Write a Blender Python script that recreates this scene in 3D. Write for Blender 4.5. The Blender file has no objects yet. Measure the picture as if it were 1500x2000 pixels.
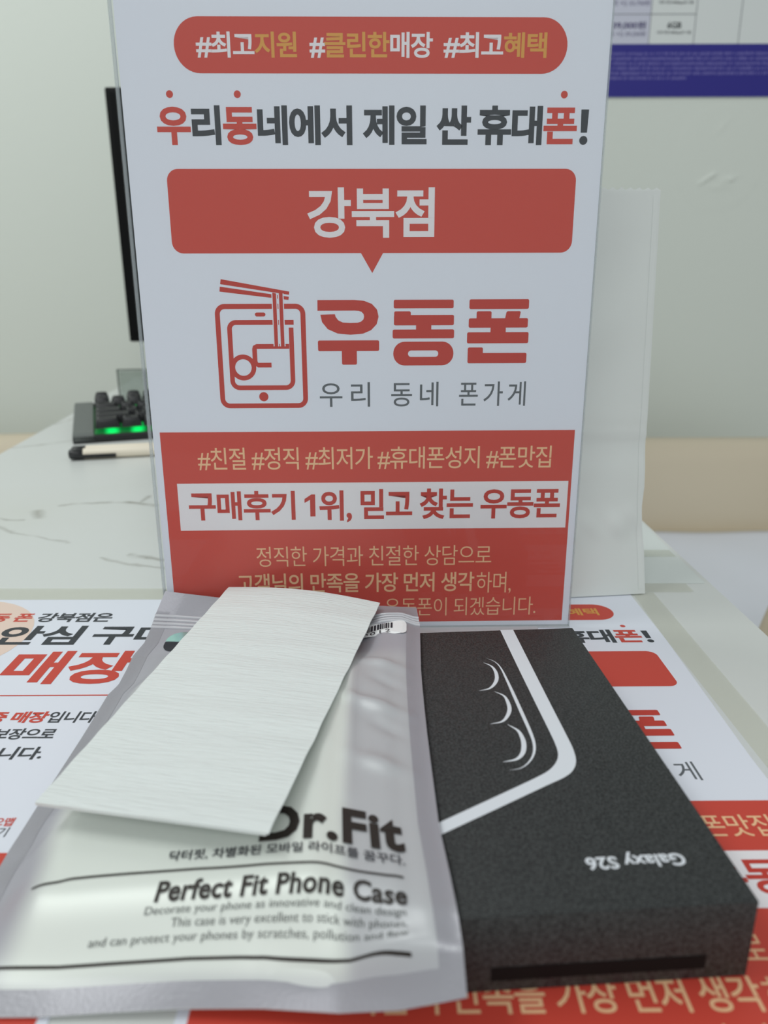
import bpy, bmesh, math, random
from mathutils import Vector, Matrix

C = bpy.context.scene.collection
SC = bpy.context.scene
random.seed(7)
MM = 0.001

# ------------------------------------------------------------------ camera, world, lights, exposure
def make_camera():
    f, pitch, roll, h = 1472.49, 0.304561, -0.002837, 178.6
    fw = Vector((0, math.cos(pitch), -math.sin(pitch)))
    rt = Vector((1, 0, 0))
    up = rt.cross(fw)
    c, s = math.cos(roll), math.sin(roll)
    r2, u2 = c * rt + s * up, -s * rt + c * up
    cam = bpy.data.cameras.new('camera')
    cam.sensor_fit = 'VERTICAL'
    cam.sensor_height = 24.0
    cam.sensor_width = 18.0
    cam.lens = f * 24.0 / 2000.0
    cam.clip_start = 0.01
    cam.clip_end = 20
    cam.dof.use_dof = True
    cam.dof.focus_distance = 0.352
    cam.dof.aperture_fstop = 6.6
    o = bpy.data.objects.new('camera', cam)
    m = Matrix((r2, u2, -fw)).transposed().to_4x4()
    m.translation = Vector((0, 0, h * MM))
    o.matrix_world = m
    C.objects.link(o)
    SC.camera = o

make_camera()
w = bpy.data.worlds.new('world')
SC.world = w
w.use_nodes = True
w.node_tree.nodes['Background'].inputs[0].default_value = (0.95, 1.0, 0.99, 1)
w.node_tree.nodes['Background'].inputs[1].default_value = 0.43

def area(name, loc, target, sx, sy, power, col):
    l = bpy.data.lights.new(name, 'AREA')
    l.shape = 'RECTANGLE'
    l.size, l.size_y, l.energy, l.color = sx, sy, power, col
    o = bpy.data.objects.new(name, l)
    o.location = loc
    o.rotation_euler = (Vector(target) - Vector(loc)).to_track_quat('-Z', 'Y').to_euler()
    C.objects.link(o)

area('ceiling_and_fill_lamp', (-1.15, 0.55, 1.65), (-0.5, 0.9, 0.1), 1.2, 0.30, 12.0, (0.96, 1.0, 0.97))
area('ceiling_and_fill_lamp', (-0.20, -1.45, 1.50), (0.0, 0.4, 0.15), 1.6, 0.8, 14.5, (0.97, 1.0, 1.0))  # unseen fill lamp added behind the camera to brighten the upright poster
SC.view_settings.view_transform = 'Standard'
SC.view_settings.look = 'None'
SC.view_settings.exposure = 0.0
SC.view_settings.gamma = 1.0
SC.view_settings.use_curve_mapping = False
SC.render.film_transparent = False

# ------------------------------------------------------------------ helpers
def smooth_(x):
    x = min(max(x * 4, 0.0), 1.0)
    return x * x * (3 - 2 * x)

def lin(r, g, b):
    def f(c):
        c /= 255.0
        return c / 12.92 if c <= 0.04045 else ((c + 0.055) / 1.055) ** 2.4
    return (f(r), f(g), f(b), 1.0)

def mat(name, rgb, rough=0.6, spec=0.4, metal=0.0, alpha=1.0, emit=None, es=0.0):
    m = bpy.data.materials.new(name)
    m.use_nodes = True
    b = m.node_tree.nodes['Principled BSDF']
    b.inputs['Base Color'].default_value = lin(*rgb)
    b.inputs['Roughness'].default_value = rough
    b.inputs['Specular IOR Level'].default_value = spec
    b.inputs['Metallic'].default_value = metal
    b.inputs['Alpha'].default_value = alpha
    if emit:
        b.inputs['Emission Color'].default_value = lin(*emit)
        b.inputs['Emission Strength'].default_value = es
    return m

def nd(m, kind, **kw):
    n = m.node_tree.nodes.new(kind)
    for k, v in kw.items():
        setattr(n, k, v)
    return n

def lk(m, a, b):
    m.node_tree.links.new(a, b)

def bsdf(m):
    return m.node_tree.nodes['Principled BSDF']

def noise_bump(m, scale, strength, dist=0.001, detail=3.0, stretch=None):
    tc = nd(m, 'ShaderNodeTexCoord')
    n = nd(m, 'ShaderNodeTexNoise')
    n.inputs['Scale'].default_value = scale
    n.inputs['Detail'].default_value = detail
    src = tc.outputs['Object']
    if stretch:
        mp = nd(m, 'ShaderNodeMapping')
        mp.inputs['Scale'].default_value = stretch
        lk(m, src, mp.inputs[0])
        src = mp.outputs[0]
    lk(m, src, n.inputs['Vector'])
    b = nd(m, 'ShaderNodeBump')
    b.inputs['Strength'].default_value = strength
    b.inputs['Distance'].default_value = dist
    lk(m, n.outputs[0], b.inputs['Height'])
    lk(m, b.outputs[0], bsdf(m).inputs['Normal'])
    return n

def noise_colour(m, scale, c1, c2, lo=0.4, hi=0.6, detail=2.0):
    tc = nd(m, 'ShaderNodeTexCoord')
    n = nd(m, 'ShaderNodeTexNoise')
    n.inputs['Scale'].default_value = scale
    n.inputs['Detail'].default_value = detail
    lk(m, tc.outputs['Object'], n.inputs['Vector'])
    r = nd(m, 'ShaderNodeValToRGB')
    r.color_ramp.elements[0].position, r.color_ramp.elements[1].position = lo, hi
    r.color_ramp.elements[0].color, r.color_ramp.elements[1].color = lin(*c1), lin(*c2)
    lk(m, n.outputs[0], r.inputs[0])
    lk(m, r.outputs[0], bsdf(m).inputs['Base Color'])

def new_obj(name, verts, faces, mats, parent=None, midx=None, smooth=False, loc=None):
    """verts in millimetres in the parent's frame"""
    me = bpy.data.meshes.new(name)
    me.from_pydata([(v[0] * MM, v[1] * MM, v[2] * MM) for v in verts], [], faces)
    if not isinstance(mats, (list, tuple)):
        mats = [mats]
    for m in mats:
        me.materials.append(m)
    if midx:
        for p, k in zip(me.polygons, midx):
            p.material_index = k
    if smooth:
        for p in me.polygons:
            p.use_smooth = True
    me.update()
    o = bpy.data.objects.new(name, me)
    C.objects.link(o)
    if parent:
        o.parent = parent
    if loc:
        o.location = [q * MM for q in loc]
    return o

def tag(o, label=None, cat=None, group=None, kind=None):
    if label: o['label'] = label
    if cat: o['category'] = cat
    if group: o['group'] = group
    if kind: o['kind'] = kind
    return o

def empty(name, loc, rz=0.0, label=None, cat=None, group=None):
    o = bpy.data.objects.new(name, None)
    o.empty_display_size = 0.02
    o.location = [q * MM for q in loc]
    o.rotation_euler = (0, 0, rz)
    C.objects.link(o)
    return tag(o, label, cat, group)

def copy_thing(o, label, loc=None, rz=None):
    r = o.copy()
    C.objects.link(r)
    for ch in list(o.children):
        c = ch.copy(); C.objects.link(c); c.parent = r
        for g in list(ch.children):
            d = g.copy(); C.objects.link(d); d.parent = c
    r['label'] = label
    if loc: r.location = [q * MM for q in loc]
    if rz is not None: r.rotation_euler = (0, 0, rz)
    return r

class Geo:
    """collects boxes, prisms, lofts (mm) into one mesh"""
    def __init__(s):
        s.v, s.f, s.k = [], [], []
    def add(s, v, f, k=0):
        n = len(s.v)
        s.v += [tuple(q) for q in v]
        s.f += [tuple(i + n for i in q) for q in f]
        s.k += [k] * len(f)
        return s
    def box(s, x0, y0, z0, x1, y1, z1, bev=0.0, k=0, seg=2):
        bm = bmesh.new()
        bmesh.ops.create_cube(bm, size=1.0)
        for v in bm.verts:
            v.co = Vector((x0 + (v.co.x + .5) * (x1 - x0), y0 + (v.co.y + .5) * (y1 - y0), z0 + (v.co.z + .5) * (z1 - z0)))
        if bev > 0:
            bmesh.ops.bevel(bm, geom=bm.edges[:], offset=bev, segments=seg, profile=0.5, affect='EDGES')
        bm.verts.index_update()
        s.add([v.co[:] for v in bm.verts], [[v.index for v in f.verts] for f in bm.faces], k)
        bm.free()
        return s
    def loft(s, rings, k=0, caps=True, closed=True):
        n = len(rings[0]); v = [p for r in rings for p in r]; f = []
        for i in range(len(rings) - 1):
            for j in range(n if closed else n - 1):
                a, b = i * n + j, i * n + (j + 1) % n
                f.append((a, b, b + n, a + n))
        if caps:
            f.append(tuple(range(n))[::-1]); f.append(tuple(range((len(rings) - 1) * n, len(rings) * n)))
        return s.add(v, f, k)
    def poly(s, pts, z, k=0):
        return s.add([(p[0], p[1], z) for p in pts], [tuple(range(len(pts)))], k)
    def strip(s, a, b, z, k=0, closed=False):
        n = len(a); v = [(p[0], p[1], z) for p in a] + [(p[0], p[1], z) for p in b]
        f = [(i, (i + 1) % n, n + (i + 1) % n, n + i) for i in range(n if closed else n - 1)]
        return s.add(v, f, k)
    def build(s, name, mats, parent=None, smooth=False, loc=None):
        return new_obj(name, s.v, s.f, mats, parent, s.k, smooth, loc)

def shade(o, angle=40):
    me = o.data
    for p in me.polygons:
        p.use_smooth = True
    bm = bmesh.new(); bm.from_mesh(me)
    for e in bm.edges:
        e.smooth = len(e.link_faces) == 2 and e.calc_face_angle(0) < math.radians(angle)
    bm.to_mesh(me); bm.free()
    return o

def rrect(x0, y0, x1, y1, r, n=6):
    pts = []
    for cx, cy, a0 in ((x1 - r, y1 - r, 0), (x0 + r, y1 - r, 90), (x0 + r, y0 + r, 180), (x1 - r, y0 + r, 270)):
        for i in range(n + 1):
            a = math.radians(a0 + 90 * i / n)
            pts.append((cx + r * math.cos(a), cy + r * math.sin(a)))
    return pts

def circle(cx, cy, rx, ry=None, n=32):
    ry = rx if ry is None else ry
    return [(cx + rx * math.cos(2 * math.pi * i / n), cy + ry * math.sin(2 * math.pi * i / n)) for i in range(n)]

def ellips_ring(g, cx, cy, rx, ry, t, z, k=0, tx=None, n=40):
    tx = t if tx is None else tx
    g.strip(circle(cx, cy, rx, ry, n), circle(cx, cy, rx - tx, ry - t, n), z, k, closed=True)

def resample(pts, n):
    """smooth (Catmull-Rom) resampling of a polyline"""
    P = [pts[0]] + list(pts) + [pts[-1]]
    dense = []
    for i in range(1, len(P) - 2):
        for q in range(10):
            t = q / 10.0
            dense.append(tuple(0.5 * (2 * P[i][c] + (P[i + 1][c] - P[i - 1][c]) * t + (2 * P[i - 1][c] - 5 * P[i][c] + 4 * P[i + 1][c] - P[i + 2][c]) * t * t + (3 * P[i][c] - P[i - 1][c] - 3 * P[i + 1][c] + P[i + 2][c]) * t ** 3) for c in range(2)))
    dense.append(tuple(pts[-1][:2]))
    d = [0.0]
    for a, b in zip(dense, dense[1:]):
        d.append(d[-1] + math.dist(a, b))
    out, k = [], 0
    for i in range(n):
        q = d[-1] * i / (n - 1)
        while k < len(d) - 2 and d[k + 1] < q:
            k += 1
        f = 0 if d[k + 1] == d[k] else min(max((q - d[k]) / (d[k + 1] - d[k]), 0), 1)
        out.append(tuple(dense[k][c] + (dense[k + 1][c] - dense[k][c]) * f for c in range(2)))
    return out

def offset_strip(g, pts, width, z, k=0, n=40, taper=0.0, smooth=True):
    """a stroke of given width centred on pts"""
    c = resample(pts, n) if smooth else pts
    A, B = [], []
    for i, p in enumerate(c):
        a, b = c[max(i - 1, 0)], c[min(i + 1, len(c) - 1)]
        dx, dy = b[0] - a[0], b[1] - a[1]
        l = math.hypot(dx, dy) or 1
        t = i / (len(c) - 1)
        w_ = width * ((1 - taper) + taper * math.sin(math.pi * t)) / 2
        A.append((p[0] - dy / l * w_, p[1] + dx / l * w_)); B.append((p[0] + dy / l * w_, p[1] - dx / l * w_))
    g.strip(A, B, z, k)

_txt = {}
def glyphs(body, weight=0.0, spacing=1.0, colours=None, res=4, shear=0.0):
    """outline lettering as (verts2d, faces, material index per face)"""
    cu = bpy.data.curves.new('lettering', 'FONT')
    cu.body = body; cu.size = 1.0; cu.offset = weight; cu.resolution_u = res
    cu.space_character = spacing; cu.shear = shear
    cu.dimensions = '2D'; cu.fill_mode = 'FRONT'
    if colours:
        for _ in range(max(colours) + 1):
            cu.materials.append(None)
        for i, k in enumerate(colours):
            cu.body_format[i].material_index = k
    o = bpy.data.objects.new('lettering', cu)
    C.objects.link(o)
    me = bpy.data.meshes.new_from_object(o.evaluated_get(bpy.context.evaluated_depsgraph_get()))
    v = [(q.co.x, q.co.y) for q in me.vertices]
    f = [tuple(p.vertices) for p in me.polygons if p.area > 1e-9]
    k = [p.material_index for p in me.polygons if p.area > 1e-9]
    bpy.data.objects.remove(o); bpy.data.curves.remove(cu); bpy.data.meshes.remove(me)
    return v, f, k

def put_text(g, body, x0, x1, y0, y1, z, weight=0.0, spacing=1.0, colours=None, k=0, shear=0.0, fmap=None, res=4):
    """lettering fitted into the box x0..x1, y0..y1 (ink to ink)"""
    v, f, mi = glyphs(body, weight, spacing, colours, res, shear)
    xs, ys = [q[0] for q in v], [q[1] for q in v]
    ax, bx, ay, by = min(xs), max(xs), min(ys), max(ys)
    out = []
    for x, y in v:
        p = (x0 + (x - ax) / (bx - ax) * (x1 - x0), y0 + (y - ay) / (by - ay) * (y1 - y0))
        out.append(fmap(*p) if fmap else (p[0], p[1], z))
    n = len(g.v)
    g.v += out
    for q, m in zip(f, mi):
        g.f.append(tuple(i + n for i in q))
        g.k.append((m if colours else 0) + k)

def frame_obj(o, origin, ex, ey, ez, scale=1.0):
    m = Matrix((Vector(ex), Vector(ey), Vector(ez))).transposed().to_4x4()
    m = m @ Matrix.Scale(scale, 4)
    m.translation = Vector(origin) * MM
    o.matrix_world = m

# ------------------------------------------------------------------ materials
M = {}
M['paper'] = mat('printer_paper', (232, 236, 247), 0.45, 0.35)
M['red'] = mat('red_ink', (207, 72, 58), 0.5, 0.35)
M['red2'] = mat('logo_red_ink', (196, 60, 48), 0.5, 0.35)
M['ink'] = mat('dark_ink', (56, 60, 66), 0.5, 0.35)
M['grey_ink'] = mat('grey_ink', (96, 101, 106), 0.5, 0.35)
M['gold'] = mat('gold_ink', (222, 160, 74), 0.5, 0.35)
M['peach'] = mat('peach_ink', (243, 196, 152), 0.5, 0.35)
M['white_ink'] = mat('white_ink', (240, 236, 240), 0.5, 0.35)
M['skin'] = mat('pale_peach_ink', (238, 214, 200), 0.5, 0.35)

M['wall'] = mat('painted_plaster', (226, 232, 225), 0.75, 0.25)
noise_bump(M['wall'], 60, 0.12, 0.002)

def marble():
    m = mat('white_marble', (219, 222, 220), 0.32, 0.45)
    tc = nd(m, 'ShaderNodeTexCoord')
    wob = nd(m, 'ShaderNodeTexNoise'); wob.inputs['Scale'].default_value = 28; wob.inputs['Detail'].default_value = 4
    lk(m, tc.outputs['Object'], wob.inputs['Vector'])
    sub = nd(m, 'ShaderNodeVectorMath', operation='SUBTRACT'); sub.inputs[1].default_value = (.5, .5, .5)
    lk(m, wob.outputs['Color'], sub.inputs[0])
    scl = nd(m, 'ShaderNodeVectorMath', operation='SCALE'); scl.inputs['Scale'].default_value = 0.022
    lk(m, sub.outputs[0], scl.inputs[0])
    pos = nd(m, 'ShaderNodeVectorMath', operation='ADD')
    lk(m, tc.outputs['Object'], pos.inputs[0]); lk(m, scl.outputs[0], pos.inputs[1])
    flat = nd(m, 'ShaderNodeVectorMath', operation='MULTIPLY'); flat.inputs[1].default_value = (1, 1, 0)
    lk(m, pos.outputs[0], flat.inputs[0])
    P = flat.outputs[0]
    veins = [((-262, 590), (-217, 599), 1.6, .55), ((-217, 599), (-187, 590), 2.4, .9), ((-201, 598), (-201, 616), 1.6, .5),
             ((-187, 590), (-120, 606), 2.0, .6), ((-276, 571), (-267, 557), 3.5, .5), ((-420, 566), (-279, 550), 1.2, .45),
             ((-330, 560), (-264, 518), 1.3, .4), ((-264, 518), (-225, 498), 1.2, .35), ((-168, 473), (-120, 460), 1.8, .55),
             ((-190, 468), (-120, 443), 1.4, .4), ((-400, 806), (-352, 846), 1.6, .6), ((-420, 930), (-395, 1010), 2, .5),
             ((60, 700), (190, 620), 1.6, .5), ((100, 470), (190, 520), 1.3, .4)]
    acc = None
    for a, b, wd, st in veins:
        A, B = Vector((a[0] * MM, a[1] * MM, 0)), Vector((b[0] * MM, b[1] * MM, 0)); D = B - A
        s1 = nd(m, 'ShaderNodeVectorMath', operation='SUBTRACT'); lk(m, P, s1.inputs[0]); s1.inputs[1].default_value = A
        d1 = nd(m, 'ShaderNodeVectorMath', operation='DOT_PRODUCT'); lk(m, s1.outputs[0], d1.inputs[0]); d1.inputs[1].default_value = D / D.length_squared
        cl = nd(m, 'ShaderNodeClamp'); lk(m, d1.outputs['Value'], cl.inputs[0])
        s2 = nd(m, 'ShaderNodeVectorMath', operation='SCALE'); s2.inputs[0].default_value = D; lk(m, cl.outputs[0], s2.inputs['Scale'])
        ds = nd(m, 'ShaderNodeVectorMath', operation='DISTANCE'); lk(m, s1.outputs[0], ds.inputs[0]); lk(m, s2.outputs[0], ds.inputs[1])
        mr = nd(m, 'ShaderNodeMapRange'); lk(m, ds.outputs['Value'], mr.inputs[0])
        mr.inputs[1].default_value = 0; mr.inputs[2].default_value = wd * MM * 2.0; mr.inputs[3].default_value = st; mr.inputs[4].default_value = 0
        if acc is None: acc = mr.outputs[0]
        else:
            mx = nd(m, 'ShaderNodeMath', operation='MAXIMUM'); lk(m, acc, mx.inputs[0]); lk(m, mr.outputs[0], mx.inputs[1]); acc = mx.outputs[0]
    brk = nd(m, 'ShaderNodeTexNoise'); brk.inputs['Scale'].default_value = 45; brk.inputs['Detail'].default_value = 3
    lk(m, tc.outputs['Object'], brk.inputs['Vector'])
    rmp = nd(m, 'ShaderNodeMapRange'); lk(m, brk.outputs[0], rmp.inputs[0]); rmp.inputs[1].default_value = .22; rmp.inputs[2].default_value = .55
    mul = nd(m, 'ShaderNodeMath', operation='MULTIPLY'); lk(m, acc, mul.inputs[0]); lk(m, rmp.outputs[0], mul.inputs[1])
    # faint clouding
    cn = nd(m, 'ShaderNodeTexNoise'); cn.inputs['Scale'].default_value = 5; cn.inputs['Detail'].default_value = 4
    lk(m, tc.outputs['Object'], cn.inputs['Vector'])
    cr = nd(m, 'ShaderNodeMapRange'); lk(m, cn.outputs[0], cr.inputs[0]); cr.inputs[1].default_value = .5; cr.inputs[2].default_value = .85; cr.inputs[4].default_value = .22
    m1 = nd(m, 'ShaderNodeMix', data_type='RGBA'); lk(m, cr.outputs[0], m1.inputs[0]); m1.inputs[6].default_value = lin(219, 222, 220); m1.inputs[7].default_value = lin(196, 195, 172)
    m2 = nd(m, 'ShaderNodeMix', data_type='RGBA'); lk(m, mul.outputs[0], m2.inputs[0]); lk(m, m1.outputs[2], m2.inputs[6]); m2.inputs[7].default_value = lin(112, 108, 92)
    lk(m, m2.outputs[2], bsdf(m).inputs['Base Color'])
    return m
M['marble'] = marble()

def clear(name, tint, haze, rough=0.02, haze_rgb=(215, 222, 226), ior=1.30):
    m = bpy.data.materials.new(name); m.use_nodes = True
    nt = m.node_tree; nt.nodes.remove(nt.nodes['Principled BSDF'])
    tr = nd(m, 'ShaderNodeBsdfTransparent'); tr.inputs[0].default_value = tint
    gl = nd(m, 'ShaderNodeBsdfGlossy'); gl.inputs['Roughness'].default_value = rough
    df = nd(m, 'ShaderNodeBsdfDiffuse'); df.inputs[0].default_value = lin(*haze_rgb)
    fr = nd(m, 'ShaderNodeFresnel'); fr.inputs[0].default_value = ior
    a = nd(m, 'ShaderNodeMixShader'); a.inputs[0].default_value = haze
    lk(m, tr.outputs[0], a.inputs[1]); lk(m, df.outputs[0], a.inputs[2])
    b = nd(m, 'ShaderNodeMixShader')
    geo = nd(m, 'ShaderNodeNewGeometry')
    inv = nd(m, 'ShaderNodeMath', operation='SUBTRACT'); inv.inputs[0].default_value = 1.0; lk(m, geo.outputs['Backfacing'], inv.inputs[1])
    fm_ = nd(m, 'ShaderNodeMath', operation='MULTIPLY'); lk(m, fr.outputs[0], fm_.inputs[0]); lk(m, inv.outputs[0], fm_.inputs[1])
    lk(m, fm_.outputs[0], b.inputs[0]); lk(m, a.outputs[0], b.inputs[1]); lk(m, gl.outputs[0], b.inputs[2])
    lk(m, b.outputs[0], nt.nodes['Material Output'].inputs[0])
    return m
M['acrylic'] = clear('clear_acrylic', (.985, .99, .99, 1), 0.02)
M['acrylic_edge'] = clear('acrylic_edge', (.95, .955, .96, 1), 0.30, 0.15, (205, 212, 216))
M['scuffed'] = clear('scuffed_acrylic', (.95, .955, .96, 1), 0.55, 0.3, (222, 226, 230))
M['tape'] = clear('clear_tape', (.99, .99, .978, 1), 0.12, 0.25, (226, 226, 212))
M['glass'] = clear('smoky_glass', (.90, .92, .91, 1), 0.14, 0.05, (170, 178, 172))

# ------------------------------------------------------------------ setting
wall = Geo().box(-2600, 1500, -735, 2600, 1560, 1500).build('wall_back', M['wall'])
tag(wall, kind='structure')
# patch of chipped, repainted plaster on the wall
from mathutils import noise as mnoise
g = Geo()
N = 70
vs, fs = [], []
for i in range(N + 1):
    for j in range(N + 1):
        x, z = (i / N - .5) * 2, (j / N - .5) * 2
        e = max(0.0, 1 - math.hypot(x, z))
        px_, pz_ = 612 + 84 * x, 378 + 92 * z
        def rg(x0, z0, x1, z1, wd, amp):
            dx, dz = x1 - x0, z1 - z0
            k = min(max(((px_ - x0) * dx + (pz_ - z0) * dz) / (dx * dx + dz * dz), 0), 1)
            return amp * math.exp(-((px_ - x0 - k * dx) ** 2 + (pz_ - z0 - k * dz) ** 2) / wd ** 2) * (.5 + .5 * math.sin(math.pi * min(max(k, .1), .9)))
        hh = rg(580, 336, 606, 354, 3.6, 4.2) + rg(579, 352, 604, 361, 5, -3.5) + rg(606, 362, 613, 374, 3.5, -3) + rg(626, 341, 648, 346, 6, 3.0) + rg(645, 338, 652, 344, 5, -2.6)
        hh += rg(604, 424, 612, 434, 4, 1.6) + rg(612, 434, 628, 452, 4, 1.8) + rg(594, 330, 640, 331, 6, 1.2)
        q = mnoise.noise(Vector((px_ * .12, pz_ * .12, 3.1)))
        vs.append((px_, 1499.9 - smooth_(e * .25) * max(.06, .12 + max(hh, -.1) * (1 + .7 * q)) if e > 0 else 1500.5, pz_))
for i in range(N):
    for j in range(N):
        a = i * (N + 1) + j
        fs.append((a, a + N + 1, a + N + 2, a + 1))
g.add(vs, fs)
g.build('plaster_patch', M['wall'], wall, smooth=True)
M['floor'] = mat('grey_floor_tile', (150, 148, 142), 0.5, 0.4)
noise_colour(M['floor'], 9, (140, 138, 132), (160, 158, 152))
tag(Geo().box(-2600, -900, -760, 2600, 1560, -735).build('floor', M['floor']), kind='structure')

# table
table = empty('table', (0, 0, -735), 0, 'white marble-topped table that everything in front stands on', 'table')
g = Geo()
rng = [(197.5, -120), (199.5, 355), (197.6, 560), (196, 1400), (-458, 1400), (-446, 1262), (-423, 1002), (-405.5, 780), (-372, 300), (-345, -120)]
top_ring, bot_ring = [(x, y, 735) for x, y in rng], [(x, y, 708) for x, y in rng]
n = len(rng)
def inset(r, d):
    cx, cy = -110, 640
    return [(x + (d if x < cx else -d), y + (d if y < cy else -d), z) for x, y, z in r]
g.loft([inset(bot_ring, 1.5), bot_ring, [(x, y, 733.5) for x, y, z in top_ring], inset(top_ring, 1.5)])
to = g.build('tabletop', M['marble'], table)
M['leg'] = mat('white_metal', (215, 217, 216), 0.4, 0.5)
for x, y in ((-325, -60), (150, -60), (-410, 1340), (150, 1340)):
    Geo().box(x - 22, y - 22, 0, x + 22, y + 22, 708, 3).build('leg', M['leg'], table)

# ------------------------------------------------------------------ the printed poster (used upright and flat)
BT = dict(weight=0.022)
def make_poster():
    o = Geo().box(-104.9, 0.8, -0.14, 104.9, 297.8, 0).build('poster', M['paper'])
    z1, z2, z3 = .05, .10, .15
    # hashtag pill
    Geo().poly(rrect(-80.9, 260.6, 86.6, 281.9, 10.6, 10), z1).build('pill_banner', M['red'], o)
    g = Geo()
    put_text(g, '#최고지원', -71.6, -28.9, 266.5, 276.3, z2, .022, .92, [0, 0, 0, 1, 1])
    put_text(g, '#클린한매장', -23.5, 29.0, 266.5, 276.3, z2, .022, .92, [0, 1, 1, 1, 0, 0])
    put_text(g, '#최고혜택', 33.6, 77.8, 266.6, 276.3, z2, .022, .92, [0, 0, 0, 1, 1])
    g.build('hashtag_lettering', [M['white_ink'], M['gold']], o)
    # headline
    g = Geo()
    put_text(g, '우리동네에서', -90.8, -5.8, 232.6, 248.3, z1, .034, .9, [1, 0, 1, 0, 0, 0])
    put_text(g, '제일', -1.2, 26.8, 232.7, 248.3, z1, .034, .9, [0, 0])
    put_text(g, '싼', 31.1, 46.2, 232.7, 248.3, z1, .034, .9, [0])
    put_text(g, '휴대폰', 49.2, 92.9, 232.6, 248.3, z1, .034, .9, [0, 0, 1])
    g.poly([(94.4, 246.8), (97.8, 246.8), (97.5, 237.6), (94.7, 237.6)], z1, 0)
    g.poly(circle(96.1, 234.5, 1.8), z1, 0)
    for u in (-84.3, -55.2, 86.5):
        g.poly(circle(u, 252.6, 1.5), z1, 1)
    g.build('headline_lettering', [M['ink'], M['red']], o)
    # speech bubble with the branch name
    g = Geo().poly(rrect(-88.3, 187.6, 94.0, 223, 5, 8), z1)
    g.poly([(-2.6, 187.6), (2.5, 178.9), (7.5, 187.6)], z1)
    g.build('speech_bubble', M['red'], o)
    g = Geo(); put_text(g, '강북점', -26.6, 30.8, 194.2, 215.4, z2, .022, .95)
    g.build('branch_lettering', M['white_ink'], o)
    # logo pictogram: tablet, bowl, chopsticks and noodles
    g = Geo()
    def rr_stroke(x0, y0, x1, y1, r, t, z):
        g.strip(rrect(x0, y0, x1, y1, r, 8), rrect(x0 + t, y0 + t, x1 - t, y1 - t, max(r - t, .3), 8), z, 0, closed=True)
    rr_stroke(-71.0, 116.8, -28.9, 165.4, 4.6, 2.3, z1)
    g.poly(rrect(-52.4, 159.7, -47.5, 161.5, .88, 6), z1)
    g.poly(circle(-50.1, 122.3, 2.2), z1)
    # screen outline, open at the top right
    path = [(-34.5, 157.0), (-61.6, 157.0)] + [(-61.6 - 3 * math.sin(a), 154 + 3 * math.cos(a)) for a in [i * math.pi / 16 for i in range(1, 9)]]
    path += [(-64.6, 130)] + [(-61.2 - 3.4 * math.cos(a), 130 - 3.4 * math.sin(a)) for a in [i * math.pi / 16 for i in range(1, 9)]]
    path += [(-39.2, 126.6)] + [(-39.2 + 3.4 * math.sin(a), 130 - 3.4 * math.cos(a)) for a in [i * math.pi / 16 for i in range(1, 9)]]
    path += [(-35.8, 154.6)]
    offset_strip(g, path, 2.2, z1, 0, smooth=False)
    bowl = [(-37.0, 146.0), (-52.4, 146.0), (-53.2, 145.6), (-53.4, 144.8), (-53.4, 139.2), (-53.0, 138.0), (-52.0, 137.3), (-45.7, 137.3)]
    offset_strip(g, bowl, 2.2, z1, 0, smooth=False)
    ellips_ring(g, -59.1, 136.2, 6.1, 6.1, 2.2, z1 + .005)
    g.poly([(-67.3, 176.4), (-67.7, 174.2), (-36.2, 169.4), (-36.0, 170.8)], z1)
    g.poly([(-67.9, 173.1), (-68.2, 170.9), (-36.5, 167.1), (-36.3, 168.5)], z1)
    for u in (-43.0, -40.0):
        g.poly([(u - 1.3, 170), (u - 1.3, 146), (u + 1.3, 146), (u + 1.3, 170)], z1 + .02, 1)
        g.poly([(u - .85, 170.4), (u - .85, 146), (u + .85, 146), (u + .85, 170)], z2, 0)
    g.build('logo_pictogram', [M['red2'], M['paper']], o)
    # logo letters built from heavy bars
    g = Geo()
    lift = [0.0]
    def bar(x0, y0, x1, y1, r=.7):
        lift[0] += .004
        g.poly(rrect(x0, y0, x1, y1, r, 3), z1 + lift[0])
    # first letter: a broken ring over a bar and a stem
    out = [(-23.1, 167.0), (-6, 167.0), (-1.5, 166.6), (2.2, 165.2), (4.6, 162.6), (5.3, 159.4), (4.4, 156.0), (1.8, 153.3), (-2, 151.7), (-8, 151.2), (-14, 151.8), (-18.6, 153.8), (-21.2, 157), (-21.9, 160.4)]
    inn = [(-23.2, 162.2), (-6, 162.2), (-4, 162.1), (-2.6, 161.6), (-1.7, 160.6), (-1.5, 159.4), (-1.8, 158.2), (-2.9, 157.2), (-4.5, 156.7), (-8, 156.6), (-11.4, 156.8), (-13.6, 157.8), (-14.8, 159.4), (-15.1, 160.6)]
    A, B = out[:], inn[:]
    g.strip(A[:11], B[:11], z1); g.strip(A[10:], B[10:], z1)
    bar(-23.4, 143.7, 5.5, 148.6); bar(-12.2, 137.3, -5.1, 145)
    # second letter
    bar(12.4, 163.1, 40.4, 167.0); bar(12.5, 155.4, 40.7, 160.1); bar(12.6, 158.5, 20.4, 161.8)
    bar(22.9, 151.5, 30.1, 157); bar(11.9, 149.4, 40.9, 153.5)
    oo, ii = rrect(12.2, 136.8, 40.8, 147.9, 5.4, 8), rrect(19.2, 140.8, 33.6, 143.8, 1.48, 8)
    g.strip(oo, ii, z1, 0, closed=True)
    # third letter
    bar(47.8, 162.7, 75.7, 167.1); bar(47.7, 154.2, 75.6, 158.5)
    g.poly([(51.3, 157), (51.3, 161.2), (51.8, 161.7), (57.8, 161.7), (58.3, 161.2), (58.3, 157)], z1 + .05)
    g.poly([(64.5, 157), (65.3, 161.2), (65.9, 161.7), (71.6, 161.7), (72.0, 161.2), (71.2, 157)], z1 + .05)
    bar(58.1, 149.5, 65.3, 157); bar(47.1, 147.0, 76.2, 152.1)
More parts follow.
